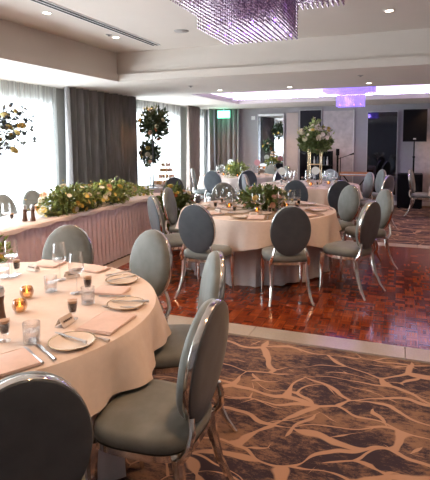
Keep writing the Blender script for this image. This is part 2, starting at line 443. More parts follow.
o = curtain(11.2, 12.35, -4.985, .03, ZS, .13, .026, 'sheer', 'sheer_curtain', 3)
tag(o, 'narrow strip of white sheer curtain nearest the room corner', 'curtain', 'sheer curtains')
o = curtain(6.08, 8.12, -4.76, .02, ZS, .19, .11, 'curtain', 'curtain', 4)
tag(o, 'wide dark grey curtain bunched between the two large bright windows', 'curtain', 'grey curtains')
o = curtain(10.68, 11.45, -4.80, .02, ZS, .20, .06, 'curtain_brown', 'curtain', 5)
tag(o, 'narrow brown-grey curtain left of the thin bright window strip', 'curtain', 'grey curtains')
o = curtain(12.0, 12.42, -4.78, .02, ZS, .17, .05, 'curtain', 'curtain', 6)
tag(o, 'grey curtain between the thin window strip and the room corner', 'curtain', 'grey curtains')
o = curtain(-4.74, -4.03, 12.38, .02, ZS, .15, .055, 'curtain', 'curtain', 7, alongx=True)
tag(o, 'grey curtain on the back wall under the green exit sign', 'curtain', 'grey curtains')

# exit sign
e = empty('exit_sign', (-4.38, 12.15, 2.19)); tag(e, 'glowing green exit sign under the ceiling in the room corner', 'sign')
MB().box((-.17, -.02, 0), (.17, .02, .19)).build('housing', 'exit_glow', e, False)
MB().box((-.012, -.008, .19), (.012, .008, .25)).build('bracket', 'ring', e, False)
tx = bpy.data.curves.new('lettering', 'FONT'); tx.body = 'EXIT'; tx.size = .13; tx.extrude = .003; tx.align_x = 'CENTER'; tx.align_y = 'CENTER'
tm_ = bpy.data.objects.new('lettering', tx); COL.objects.link(tm_); tm_.parent = e; tm_.location = (.03, -.024, .095); tm_.rotation_euler = (PI/2, 0, 0); tx.materials.append(M['exit_white'])
bpy.context.view_layer.update(); me_ = bpy.data.meshes.new_from_object(tm_); o = bpy.data.objects.new('lettering', me_); COL.objects.link(o); o.parent = e; o.location = tm_.location; o.rotation_euler = tm_.rotation_euler; bpy.data.objects.remove(tm_)
pm = MB(); pm.lathe([(.001, .012), (.012, 0), (.001, -.012)], (-.12, -.024, .15), 8); pm.tube([(-.12, -.024, .135), (-.115, -.024, .08), (-.10, -.024, .04)], .009, 6); pm.tube([(-.12, -.024, .12), (-.095, -.024, .10)], .007, 6)
pm.build('running_figure', 'exit_white', e)

# ceiling fittings
def mk_down():
    r = empty('downlight', (0, 0, 0))
    MB().lathe([(.034, 0), (.036, -.006), (.05, -.005), (.052, 0)], n=24).build('trim_ring', 'ring', r)
    MB().lathe([(.034, -.003), (.001, -.004)], n=20).build('lamp', 'lamp_glow', r)
    return r
def spot(x, y, z, p, size=1.9, col=(1, .54, .26), blend=.6):
    l = bpy.data.lights.new('spot', 'SPOT'); l.energy = p; l.spot_size = size; l.spot_blend = blend; l.color = col; l.shadow_soft_size = .05
    o = bpy.data.objects.new('spot', l); COL.objects.link(o); o.location = (x, y, z-.02); return o
DL = [(-3.17, 3.85, ZT, 'recessed downlight at the upper left, near end of the slot vent'), (-3.17, 5.05, ZT, 'recessed downlight by the far end of the slot vent'),
      (-.13, 5.02, ZT, 'recessed downlight right of the large chandelier'), (-2.80, 7.59, ZS, 'tiny soffit downlight left of the far chandelier'),
      (-.45, 7.56, ZS, 'tiny soffit downlight just above right of the far chandelier'), (-1.64, 7.62, ZS, 'tiny soffit downlight left of centre above the dance floor')]
P_T, P_S = 80, 30
for x, y, z, lb in DL:
    inst('dl', mk_down, (x, y, z), 0, lb, 'downlight', 'ceiling downlights')
    spot(x, y, z, P_T if z == ZT else P_S)
for x, y, z in [(-3.17, 2.65, ZT), (-3.17, 1.45, ZT), (-3.17, .25, ZT), (-.13, 3.82, ZT), (-.13, 2.62, ZT), (-.13, 1.2, ZT)]:
    spot(x, y, z, P_T)     # the same row of lamps, continuing above the frame
for x, y in [(.8, 7.56), (-4.2, 7.6), (-2.9, 11.7), (-1.5, 11.7), (.6, 11.7), (-4.2, 11.7)]:
    spot(x, y, ZS, P_S)
spot(.9, 9.5, ZU, 70); spot(1.4, 8.3, ZS, 30)  # added warm spots brightening the far right floor and chair, without fittings
v = empty('ceiling_vent', (-2.96, 3.9, ZT)); tag(v, 'long dark double slot air vent in the raised ceiling', 'vent')
MB().box((-.06, -1.77, -.006), (.06, 1.77, 0)).build('frame', 'ring', v, False)
for dx in (-.026, .026): MB().box((dx-.015, -1.75, -.009), (dx+.015, 1.75, -.005)).build('slot', 'slot', v, False)
o = MB().lathe([(.001, -.012), (.07, -.01), (.085, 0)], n=28).build('ceiling_speaker', 'soffit_paint'); o.location = (-2.32, 5.05, ZT)
o.data.materials.clear(); mat('speaker_mesh', (.36, .35, .34), .7, var=.1, scale=200); o.data.materials.append(M['speaker_mesh'])
tag(o, 'round grey ceiling speaker grille left of the large chandelier', 'speaker')
for (x, y, z, lb) in [(-3.17, 4.9, ZT, 'small round ceiling sensor beside the downlight at the vent end'), (-3.0, 6.85, ZS, 'small sprinkler on the soffit left of the far chandelier'), (-.5, 6.6, ZS, 'small sprinkler on the soffit above the far chandelier')]:
    o = MB().lathe([(.001, -.02), (.012, -.02), (.014, -.008), (.035, -.006), (.037, 0)], n=16).build('ceiling_fitting', 'speaker_mesh'); o.location = (x, y, z); tag(o, lb, 'sprinkler')  # the sensor and the sprinklers share this shape and category

# chandeliers
def bead_mesh(name, z0, z1, m, sz=.0105, pitch=.026):
    mb = MB(); z = z0
    while z < z1-.006:
        h = pitch*.48; s = sz
        mb.add([(s,0,z+h),(0,s,z+h),(-s,0,z+h),(0,-s,z+h),(0,0,z),(0,0,z+2*h)], [(0,1,5),(1,2,5),(2,3,5),(3,0,5),(1,0,4),(2,1,4),(3,2,4),(0,3,4)])
        z += pitch
    return mb
def chandelier(cx, cy, upper, lower, zu0, zu1, zl0, step, m, label, ledm):
    root = empty('chandelier', (cx, cy, zl0)); tag(root, label, 'chandelier')
    ux0, ux1, uy0, uy1 = upper; lx0, lx1, ly0, ly1 = lower
    fr = MB(); fr.box((ux0-cx, uy0-cy, zu1-zl0), (ux1-cx, uy1-cy, zu1-zl0+.02))
    fr.build('ceiling_plate', 'plate_mauve', root, False)
    for i in range(4):
        for j in range(4):
            px = lx0+(lx1-lx0)*(i+.5)/4-cx+.01; py = ly0+(ly1-ly0)*(j+.5)/4-cy+.012
            MB().lathe([(.001, -.012), (.012, 0), (.001, .012)], (px, py, .035), 8).build('led_bulb', ledm, root)
    longp, shortp = [], []
    nx = int((ux1-ux0)/step); ny = int((uy1-uy0)/step)
    for i in range(nx+1):
        for j in range(ny+1):
            x = ux0+(ux1-ux0)*i/nx; y = uy0+(uy1-uy0)*j/ny
            inl = lx0-1e-6 <= x <= lx1+1e-6 and ly0-1e-6 <= y <= ly1+1e-6
            edge = i in (0, 1, nx-1, nx) or j in (0, 1, ny-1, ny)
            if inl: longp.append((x-cx, y-cy))
            elif edge or (i+j) % 2 == 0: shortp.append((x-cx, y-cy))
    L = bead_mesh('s', 0, zu1-zl0, m); S = bead_mesh('s', zu0-zl0, zu1-zl0, m)
    Lm = L.mesh('crystal_strand', m, False)
    longp.sort(key=lambda p: (p[0]+cx)**2+(p[1]+cy)**2)
    for p in longp[:96]:
        o = bpy.data.objects.new('crystal_strand', Lm); COL.objects.link(o); o.parent = root; o.location = (p[0], p[1], 0)
    rest = MB()
    for p in longp[96:]: rest.add([(v[0]+p[0], v[1]+p[1], v[2]) for v in L.v], L.f)
    for p in shortp: rest.add([(v[0]+p[0], v[1]+p[1], v[2]) for v in S.v], S.f)
    o = rest.build('crystal_strands', m, root, False); o['kind'] = 'stuff'
chandelier(-1.13, 3.75, (-1.78, -.48, 3.08, 4.36), (-1.47, -.79, 3.40, 4.12), 2.755, 2.82, 2.45, .042, 'crystal_near', 'large square two-tier crystal chandelier with mauve light at top centre', 'led_bead')
chandelier(-.9, 9.5, (-1.34, -.46, 9.1, 9.9), (-1.15, -.64, 9.27, 9.73), 2.48, 2.74, 2.22, .036, 'crystal_far', 'small far crystal chandelier glowing violet above the back tables', 'led_bead')

# ------------------------------------------------------------------ chair
def superell(a, b, n, k, z, front=1.0):
    out = []
    for i in range(n):
        t = 2*PI*i/n; c_, s_ = math.cos(t), math.sin(t)
        x = a*math.copysign(abs(c_)**(2/k), c_); y = b*math.copysign(abs(s_)**(2/k), s_)
        x *= 1+.07*(y/b); out.append((x, y, z))
    return out
def loft(mb, rings, cap=True):
    n = len(rings[0]); vs = [p for r in rings for p in r]; fs = []
    for i in range(len(rings)-1):
        for k in range(n):
            l = (k+1) % n; fs.append((i*n+k, i*n+l, (i+1)*n+l, (i+1)*n+k))
    if cap: fs.append(tuple(reversed(range(n)))); fs.append(tuple((len(rings)-1)*n+k for k in range(n)))
    return mb.add(vs, fs)
def backpt(u, v, w):   # u sideways, v up in the back's plane (0 = centre of the oval), w toward the sitter
    a = math.radians(9); cz = .724
    return (u, -.245 - v*math.sin(a) + w*math.cos(a), cz + v*math.cos(a) + w*math.sin(a))
def oval(a, b, w, n=40): return [backpt(a*math.cos(2*PI*i/n), b*math.sin(2*PI*i/n), w) for i in range(n)]
def make_chair():
    r = empty('dining_chair', (0, 0, 0))
    sc_ = MB(); R_ = [(.94, .405), (1.0, .418), (1.015, .44), (1.0, .462), (.93, .478), (.75, .488), (.45, .493), (.1, .495)]
    loft(sc_, [superell(.225*k, .222*k, 40, 3.4, z) for k, z in R_]); sc_.build('seat', 'velvet_light', r)
    fr = MB(); loft(fr, [superell(.222*k, .219*k, 40, 3.4, z) for k, z in [(.96, .375), (1.01, .38), (1.01, .408), (.96, .41)]]); fr.build('seat_frame', 'chrome', r)
    A, B = .199, .254
    bc = MB(); loft(bc, [oval(A*k, B*k, w) for k, w in [(.98, .012), (1.004, .018), (.995, .034), (.95, .050), (.8, .062), (.5, .070), (.12, .072)]]); bc.build('backrest', 'velvet_light', r)
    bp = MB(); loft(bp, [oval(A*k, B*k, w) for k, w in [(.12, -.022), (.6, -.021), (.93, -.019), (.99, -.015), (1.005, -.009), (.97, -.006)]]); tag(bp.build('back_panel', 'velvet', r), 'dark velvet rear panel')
    rim = MB(); loft(rim, [oval(A+d_, B+d_, w) for d_, w in [(-.004, -.0085), (.001, -.0085), (.0025, -.006), (.0025, .015), (.001, .0175), (-.004, .0175)]], cap=False); rim.build('back_frame', 'chrome', r)
    for s in (-1, 1):
        MB().tube([(s*.19, -.195, .385), (s*.185, -.235, .44), (s*.165, -.243, .50), (s*.150, -.235, .555)], [.017, .016, .014, .012], 8).build('back_post', 'chrome', r)
        MB().tube([(s*.180, -.185, .40), (s*.176, -.195, .30), (s*.180, -.225, .18), (s*.195, -.275, .07), (s*.215, -.325, .0)], [.024, .024, .020, .016, .012], 8).build('leg', 'chrome', r)
        MB().tube([(s*.20, .185, .40), (s*.207, .192, .30), (s*.205, .19, .16), (s*.207, .195, .06), (s*.214, .20, .0)], [.024, .024, .019, .014, .012], 8).build('leg', 'chrome', r)
    return r
used_chair = []
def chair(P, look, label, group, dz=0):
    d = Vector((look[0]-P[0], look[1]-P[1])).normalized()
    rz = math.atan2(d.y, d.x)-PI/2
    z = .012 if (PX0 < P[0] < PX1 and PY0 < P[1] < PY1) else 0
    return inst('chair', make_chair, (P[0]+d.x*.29, P[1]+d.y*.29, z), rz, label, 'chair', group)
FT, MT, BT, CT, RT = (-2.06, 1.89), (-1.65, 5.82), (-1.6, 9.25), (-3.6, 11.0), (1.55, 10.7)
G1, G2, G3, G4, G5, G6 = 'chairs round the nearest table', 'chairs round the middle table', 'chairs round the back table', 'chairs round the corner table', 'chairs behind the head table', 'chairs at the right edge table'
chair((-.953, .997), FT, 'oval-back grey chair seen from behind at the bottom left corner', G1)
chair((-.67, 1.775), (FT[0], 1.77), 'near grey chair seen side on, chrome rim glinting, full seat and legs in view', G1)
chair((-.955, 2.60), (-2.06, 1.95), 'narrow edge-on chair just behind the nearest side-on chair', G1)
chair((-1.65, 3.10), FT, 'upright grey-green oval chair at the right rear of the nearest table', G1)
chair((-2.38, 3.06), FT, 'grey chair facing the camera across the nearest table, before the pink skirt', G1)
chair((-1.885, 4.35), (-1.78, 5.8), 'dark oval-back chair at the middle table, left one seen from behind', G2)
chair((-.95, 4.54), (-1.42, 5.6), 'dark oval-back chair front and centre at the middle table, on the parquet', G2)
chair((-.225, 5.13), (-1.3, 5.62), 'chair at the right of the middle table seen side on with chrome legs', G2)
chair((-.12, 6.44), (-1.45, 5.7), 'pale green-grey oval chair at the far right, behind the side-on chair', G2)
chair((-.59, 6.86), MT, 'light green oval chair right behind the middle table, overlapping a dark one', G2)
chair((-2.46, 6.76), MT, 'brown-grey chair facing us at the far left of the middle table', G2)
chair((-2.93, 5.80), (-1.65, 6.02), 'mauve-grey chair standing beside flowers left of the middle table', G2)
chair((-2.64, 4.85), (-1.9, 5.6), 'slim edge-on chair against the far end of the pink table skirt', G2)
chair((-1.54, 7.62), (-1.58, 9.0), 'teal chair seen from behind, centre front of the back table', G3)
chair((-.82, 7.60), (-1.4, 9.0), 'black-looking chair behind the light green oval chair', G3)
chair((-.49, 9.76), BT, 'beige-grey chair at the right end of the back table', G3)
chair((-.30, 10.7), (-1.3, 10.2), 'pale chair below the right-hand wall mirror', G3)
chair((-.14, 9.06), (-1.6, 9.8), 'chair with glinting copper rim right of the back table', G3)
chair((-1.36, 10.55), BT, 'pale chair on the far side of the back table under the tall bouquet', G3)
chair((-2.72, 8.6), BT, 'teal chair left of the back table, just above the low centrepiece', G3)
chair((-3.67, 9.42), CT, 'blue-grey chair with its back to us at the left of the corner table', G4)
chair((-4.42, 10.05), (-3.3, 10.5), 'pale blue chair side on in front of the brown-grey curtain', G4)
chair((-2.98, 9.76), CT, 'dark chair with its back to us at the right of the corner table', G4)
chair((-2.45, 10.55), CT, 'pinkish chair at the right side of the corner table', G4)
chair((-3.05, 12.12), CT, 'beige chair below the curtain-side wall mirror', G4)
chair((-4.35, 11.95), CT, 'dark chair on the far window side of the corner table', G4)
chair((-2.55, 11.7), CT, 'small dark chair right of the beige chair, below the first mirror', G4)
chair((.19, 10.90), RT, 'side-on pale chair in front of the black subwoofer', G6)
for y, lb in [(4.56, 'grey chair cut off by the left edge, behind the head table'), (5.08, 'lone grey oval chair behind the head table, left of the flower runner'),
              (5.66, 'grey chair half hidden by the left end of the flower runner'), (6.16, 'grey chair glimpsed through the middle of the flower runner')]:
    chair((-4.58, y), (0, y), lb, G5)
chair((-3.66, 7.60), (-4.6, 8.3), 'teal-blue chair with its back to us near the cake table', 'chairs near the windows')

# ------------------------------------------------------------------ round tables and cloths
def cloth_mesh(R, z, drop, seed, hem=.03, nf=11, amp=.03, flare=.05, corner=0, rot=0, nt=128, nr=9):
    rnd = random.Random(seed); ph = [rnd.uniform(0, 2*PI) for _ in range(5)]; P = []
    for i in range(nt+1):
        a = 2*PI*(i % nt)/nt; row = [(0, 0, z)]
        for k in (.3, .6, .85, .97): row.append((R*k*math.cos(a), R*k*math.sin(a), z+.0006*math.sin(7*a+ph[0]+9*k)))
        row.append((R*math.cos(a), R*math.sin(a), z-.003))
        dr = drop+hem*math.cos(4*(a-rot))*corner+.012*math.sin(3*a+ph[1])
        for j in range(1, nr+1):
            s = j/nr
            w = 1.2-2*abs(math.sin((nf*a+ph[2]+1.1*math.sin(2*a+ph[3]))/2*1.0))+.35*math.sin((nf*2+1)*a+ph[4])
            rr = R+.006+flare*s+amp*(s**1.2)*w*.7
            row.append((rr*math.cos(a), rr*math.sin(a), z-.006-dr*s))
        P.append(row)
    return MB().grid(P)
def round_table(c, R, key, seed, drop=.25, z0=0, rot=.4, hem=.06):
    t = empty('round_table', (c[0], c[1], z0)); tag(t, 'round banquet table under linen, %s' % key, 'table', 'round banquet tables')
    MB().lathe([(.001, .715), (R-.03, .715), (R-.02, .725), (R-.02, .745), (R-.03, .748), (.001, .748)], n=64).build('tabletop', 'table_ply', t)
    for k in range(4):
        a = PI/4+k*PI/2; MB().tube([(.35*math.cos(a), .35*math.sin(a), .715), (.42*math.cos(a), .42*math.sin(a), 0)], .016, 8).build('leg', 'steel', t)
    u = cloth_mesh(R-.10, .752, .735-z0, seed+50, nt=224, nf=18, amp=.045, flare=-.01).build('tablecloth', 'cloth_under'); u.location = (c[0], c[1], 0)
    tag(u, 'floor-length pale grey undercloth, %s' % key, 'tablecloth', 'long undercloths')
    o = cloth_mesh(R, .760, drop, seed, corner=1, hem=hem, nf=14, amp=.062, flare=.04, rot=rot, nt=224).build('tablecloth', 'cloth'); o.location = (c[0], c[1], 0)
    tag(o, 'cream linen top cloth, %s' % key, 'tablecloth', 'top cloths')
round_table(FT, .925, 'nearest table at lower left', 1, .235, 0, -.2, .02)
round_table(MT, .955, 'middle table on the parquet', 2, .30, .012, -1.85)
round_table(BT, .92, 'back table under the tall white bouquet', 3)
round_table(CT, .92, 'corner table near the exit sign', 4)
round_table(RT, .92, 'table cut off at the right edge', 5)
ZC = .765

# head table
t = empty('head_table', (-3.9, 4.3, 0)); tag(t, 'long head table along the windows, hidden under its skirt', 'table')
MB().box((-.32, -2.7, .70), (.32, 2.65, .735)).build('tabletop', 'table_ply', t, False)
for yy in (-2.5, 0, 2.5):
    for xx in (-.27, .27): MB().tube([(xx, yy, .7), (xx, yy, 0)], .016, 8).build('leg', 'steel', t)
def rect_skirt(x0, x1, y0, y1, z0, z1, amp, pitch, seed):
    rnd = random.Random(seed); pts = []
    def seg(a, b, nrm):
        L = math.dist(a, b); n = int(L/pitch*6)
        for i in range(n): pts.append((a[0]+(b[0]-a[0])*i/n, a[1]+(b[1]-a[1])*i/n, nrm, i))
    seg((x1, y0), (x1, y1), (1, 0)); seg((x1, y1), (x0, y1), (0, 1)); seg((x0, y1), (x0, y0), (-1, 0)); seg((x0, y0), (x1, y0), (0, -1))
    P = []
    ph = 0
    for k, (x, y, nr, i) in enumerate(pts+[pts[0]]):
        ph += 2*PI/6*rnd.uniform(.8, 1.2); row = []
        for j in range(7):
            s = j/6; d_ = amp*(.25+.75*s)*math.sin(ph)+.02*s
            row.append((x+nr[0]*d_, y+nr[1]*d_, z1+(z0-z1)*s))
        P.append(row)
    return MB().grid(P)
o = rect_skirt(-4.24, -3.565, 1.6, 6.98, .02, .745, .016, .085, 3).build('table_skirt', 'skirt'); tag(o, 'pleated dusty pink floor-length skirt round the head table', 'table skirt')
tp = MB(); prof = [(-4.26, .60), (-4.255, .75), (-4.24, .762), (-3.57, .762), (-3.552, .75), (-3.545, .715)]
P = []
for i in range(60):
    y = 1.585+5.41*i/59; P.append([(x, y, z+(.012*math.sin(i*1.3) if k in (0, 5) else 0)) for k, (x, z) in enumerate(prof)])
tp.grid(P); tp.add([(-4.255, 6.995, .75), (-3.55, 6.995, .75), (-3.55, 7.0, .71), (-4.255, 7.0, .71)], [(0, 1, 2, 3)])
tag(tp.build('tablecloth', 'runner'), 'pale pink cloth covering the top of the head table', 'tablecloth')

# cake table
t = empty('side_table', (-4.32, 8.0, 0)); tag(t, 'small side table before the second window, under a white cloth', 'table')
MB().box((-.28, -.48, .70), (.28, .48, .74)).build('tabletop', 'table_ply', t, False)
for sx in (-.24, .24):
    for sy in (-.43, .43): MB().tube([(sx, sy, .7), (sx, sy, 0)], .015, 8).build('leg', 'steel', t)
mb = rect_skirt(-4.62, -4.02, 7.5, 8.5, .03, .755, .015, .1, 8); mb.box((-4.62, 7.5, .748), (-4.02, 8.5, .756))
tag(mb.build('tablecloth', 'runner'), 'pale cloth on the small side table holding the cake stand', 'tablecloth')

# ------------------------------------------------------------------ plants
def rose_mesh(m):
    mb = MB(); rnd = random.Random(5)
    mb.lathe([(.001, .0), (.35, .1), (.45, .45), (.3, .75), (.08, .8)], n=8)
    for ring, (n, r0, r1, h) in enumerate([(4, .35, .55, .85), (5, .4, .85, .7), (6, .45, 1.1, .42)]):
        for i in range(n):
            a = 2*PI*(i+.4*ring)/n; w = PI/n*1.25; P = []
            for j in range(4):
                s = j/3; rr = r0+(r1-r0)*(s**1.3); zz = h*math.sin(s*PI*.5)
                P.append([(rr*math.cos(a+w*k*(1-.35*s*s)), rr*math.sin(a+w*k*(1-.35*s*s)), zz+.06*abs(k)) for k in (-1, -.4, .4, 1)])
            mb.grid(P)
    return mb.mesh('rose', m)
def daisy_mesh(m):
    mb = MB(); mb.lathe([(.001, .18), (.25, .12), (.3, 0)], n=8)
    for i in range(8):
        a = 2*PI*i/8; P = []
        for j in range(4):
            s = j/3; w = (.16, .28, .26, .08)[j]; rr = .25+.75*s; z = .12+.18*math.sin(s*2.2)
            P.append([(rr*math.cos(a)-w*k*math.sin(a), rr*math.sin(a)+w*k*math.cos(a), z) for k in (-1, 1)])
        mb.grid(P)
    return mb.mesh('flower', m)
BL = {k: rose_mesh('bloom_'+k) for k in ('white', 'yellow', 'peach', 'orange', 'pink', 'mustard')}
BD = {k: daisy_mesh('bloom_'+k) for k in ('white', 'yellow')}
def leaf(mb, p, d, L, W, rnd):
    d = d.normalized(); s = d.cross(Vector((rnd.uniform(-1, 1), rnd.uniform(-1, 1), rnd.uniform(-1, 1)))).normalized(); up = d.cross(s)
    c1 = p+d*L*.45+up*L*.08; e = p+d*L-up*L*.12
    mb.add([p, c1-s*W, c1+up*W*.35, c1+s*W, e], [(0, 1, 2), (0, 2, 3), (1, 4, 2), (2, 4, 3)])
def rand_dir(rnd, up=0):
    while True:
        v = Vector((rnd.uniform(-1, 1), rnd.uniform(-1, 1), rnd.uniform(-1+up, 1)))
        if .05 < v.length < 1: return v.normalized()
def bouquet(name, base, centre, rad, nl, blooms, label, cat='flower arrangement', leafm='leaf', L=.05, seed=1, stems=8, up=0, bs=(.022, .032), anchor=None, group=None, sprigs=0, root=None, yaw=0, cam_up=0):
    """base: where it stands; centre/rad: crown ellipsoid relative to base"""
    rnd = random.Random(seed); new = root is None
    if new:
        root = empty(name, base, yaw); tag(root, label, cat, group)
    c = Vector(centre); R = Vector(rad); mb = MB()
    def pt(k): v = rand_dir(rnd, up); return c+Vector((v.x*R.x, v.y*R.y, v.z*R.z))*k, v
    for i in range(nl):
        k = rnd.uniform(.2, 1.08); p, v = pt(k); d = (v*1.2+rand_dir(rnd)*.8+Vector((0, 0, .25)))
        leaf(mb, p, d, L*rnd.uniform(.6, 1.3), L*.26*rnd.uniform(.7, 1.3), rnd)
    mb.build('foliage', leafm, root, False)
    an = Vector(anchor) if anchor else Vector((c.x, c.y, c.z-R.z*.6))
    st = MB(); mb2 = MB()
    for i in range(stems):
        p, v = pt(.8); st.tube([an, an.lerp(p, .5)+Vector((0, 0, .02)), p], .0025, 4)
    for i in range(sprigs):
        p, v = pt(1.0); q = c+Vector((v.x*R.x, v.y*R.y, abs(v.z)*R.z))*rnd.uniform(1.2, 1.55)
        st.tube([an, c, q], .0018, 4)
        leaf(mb2, q, v, L*.5, L*.15, rnd)
    if stems or sprigs: st.build('stems', 'stem', root)
    if sprigs: mb2.build('buds', 'bloom_yellow', root, False)['kind'] = 'stuff'
    for kind, n in blooms:
        src = BD if kind.startswith('d_') else BL; kk = kind[2:] if kind.startswith('d_') else kind
        for i in range(n):
            p, v = pt(rnd.uniform(.96, 1.12))
            o = bpy.data.objects.new('rose' if src is BL else 'daisy', src[kk]); COL.objects.link(o); o.parent = root
            o.location = p; o.scale = (rnd.uniform(*bs),)*3
            q = (v+Vector((0, 0, .5))+rand_dir(rnd)*.25).to_track_quat('Z', 'Y'); o.rotation_euler = q.to_euler()
    return root
# long runner on the head table
root = None
rr = empty('flower_runner', (-3.72, 5.20, .765)); tag(rr, 'long low runner of white, peach and yellow flowers on the head table', 'flower arrangement')
MB().lathe([(.001, .0), (.10, .0), (.12, .05), (.11, .06), (.001, .05)], n=30, sx=1, sy=7.5).build('trough', 'stem', rr)
bouquet('', None, (0, -.38, .12), (.17, .50, .18), 1300, [('white', 20), ('yellow', 12), ('peach', 9), ('d_white', 14), ('d_yellow', 12)], '', seed=11, L=.065, up=.35, bs=(.028, .046), root=rr, sprigs=14, leafm='leaf_mid')
bouquet('', None, (0, .45, .12), (.17, .58, .16), 1300, [('white', 16), ('yellow', 9), ('peach', 6), ('d_white', 12), ('d_yellow', 8)], '', seed=12, L=.065, up=.35, bs=(.026, .042), root=rr, leafm='leaf_pale', sprigs=12)
# small posy at the end of the head table
bouquet('posy', (-3.86, 6.62, .765), (0, 0, .06), (.26, .20, .07), 330, [('yellow', 6), ('white', 8), ('d_yellow', 5)], 'small green and yellow posy on the far end of the head table', seed=13, L=.06, leafm='leaf_pale', up=.4)
# middle table centrepiece
o = bouquet('centrepiece', (MT[0]+.06, MT[1]-.02, ZC), (0, 0, .13), (.27, .26, .13), 1000, [('peach', 7), ('white', 9), ('yellow', 6), ('pink', 4), ('d_white', 6)], 'low leafy centrepiece with peach roses on the middle table', seed=14, L=.07, up=.3, sprigs=10, bs=(.024, .040))
MB().lathe([(.001, 0), (.08, 0), (.10, .06), (.09, .07)], n=20).build('bowl', 'stem', o)
o = bouquet('centrepiece', (CT[0]+.05, CT[1]-.25, ZC), (0, 0, .16), (.24, .24, .13), 600, [('yellow', 9), ('d_yellow', 8), ('white', 4)], 'yellow-green centrepiece on the corner table near the exit sign', seed=15, L=.08, leafm='leaf_pale', up=.3, sprigs=8)
MB().lathe([(.001, 0), (.06, 0), (.08, .08), (.07, .09)], n=16).build('bowl', 'stem', o)
# tall bouquet on the back table with gilt stand
bx, by = BT[0]+.10, BT[1]+.03
o = bouquet('tall_bouquet', (bx, by, ZC), (0, 0, .80), (.29, .27, .17), 1700, [], 'tall round bouquet of cream flowers on a gilt stand, back table', seed=16, L=.075, up=.0, sprigs=0)
bouquet('', None, (0, 0, .93), (.30, .28, .15), 250, [('white', 28), ('peach', 4), ('yellow', 6), ('d_white', 20)], '', seed=17, L=.07, up=.6, bs=(.03, .05), root=o, leafm='leaf_pale', sprigs=8)
bouquet('', None, (0, 0, 1.08), (.08, .08, .16), 120, [('white', 4), ('d_white', 5)], '', seed=18, L=.07, up=.6, bs=(.02, .035), root=o, leafm='leaf_pale')
fr = MB()
for sx in (-.11, .11):
    for sy in (-.11, .11): fr.tube([(sx, sy, 0), (sx, sy, .66)], .009, 6)
for z in (.01, .38, .66):
    for a, b in [((-.11,-.11),(.11,-.11)),((.11,-.11),(.11,.11)),((.11,.11),(-.11,.11)),((-.11,.11),(-.11,-.11))]: fr.tube([(*a, z), (*b, z)], .008, 6)
tag(fr.build('stand', 'gold', o), 'square gilt wire stand')
# tall bouquets at the window (glass poles)
def stand_bouquet(name, x, y, z0, tiers, label, seed, lean=0):
    r_ = empty(name, (x, y, z0)); tag(r_, label, 'flower arrangement')
    mb = MB(); mb.lathe([(.001, 0), (.10, 0), (.10, .012), (.012, .02), (.008, .06)], n=24)
    top = max(t_[1] for t_ in tiers); mb.tube([(0, 0, .02), (0, 0, top)], .011, 8); mb.build('stand', 'steel_dark', r_)
    for i, (dx, z, R_, n) in enumerate(tiers):
        bouquet('', None, (dx, 0, z), R_, n, [('white', 6), ('yellow', 5), ('orange', 2), ('peach', 3)], '', seed=seed+i, L=.095, leafm='leaf_dark', root=r_, bs=(.03, .048), stems=6)
stand_bouquet('tall_bouquet', -4.14, 7.72, .757, [(.04, 1.16, (.25, .24, .26), 720)], 'upper tall bouquet on a slim stand against the second window', 21)
stand_bouquet('tall_bouquet', -4.42, 8.12, .757, [(0, .62, (.15, .18, .20), 420)], 'lower tall bouquet of dark leaves and yellow roses against the second window', 31)
# sparse branchy bouquet cut by the left edge
r_ = empty('branch_bouquet', (-3.70, 3.62, .765)); tag(r_, 'airy branches with mustard blooms silhouetted at the left edge against the window', 'flower arrangement')
MB().lathe([(.001, 0), (.09, 0), (.09, .012), (.012, .02), (.008, .6), (.05, .70), (.06, .74)], n=20).build('stand', 'glass', r_)
rnd = random.Random(77); tw = MB(); lv = MB()
tips = [(.30,.0,1.20),(.42,.0,1.18),(.48,.02,1.08),(.50,0,.98),(.36,0,1.02),(.26,.05,.92),(.28,-.05,.82),(.22,0,1.12),(.15,.1,1.22),(.55,.0,.86),(.2,-.1,.72),(-.3,0,1.1),(-.4,.1,.9),(0,.2,1.25),(0,-.3,1.0),(.10,-.1,.95),(.33,0,1.12)]
for t_ in tips:
    p = Vector(t_); q = Vector((0, 0, .70)); mid = q.lerp(p, .55)+Vector((0, 0, .06)); tw.tube([q, mid, p], [.005, .004, .002], 5)
    for k in range(17):
        s = rnd.uniform(.35, 1.02); pp = (q.lerp(mid, s*2) if s < .5 else mid.lerp(p, (s-.5)*2)); leaf(lv, pp, rand_dir(rnd)+Vector((.3, 0, .1)), .055, .014, rnd)
tw.build('twigs', 'stem', r_); lv.build('leaves', 'leaf_grey', r_, False)
for (x_, y_, z_, s_, kk) in [(.30,.0,1.13,.036,'mustard'),(.22,0,.98,.038,'mustard'),(.38,0,.99,.04,'mustard'),(.26,0,.76,.045,'mustard'),(.18,0,1.08,.05,'mustard'),(.33,-.02,.93,.035,'mustard'),(.12,0,.86,.04,'mustard'),(.20,.05,.90,.04,'mustard')]:
    o = bpy.data.objects.new('rose', BL[kk]); COL.objects.link(o); o.parent = r_; o.location = (x_, y_, z_); o.scale = (s_,)*3; o.rotation_euler = (rnd.uniform(-.8, .8), rnd.uniform(-.8, .8), 0)
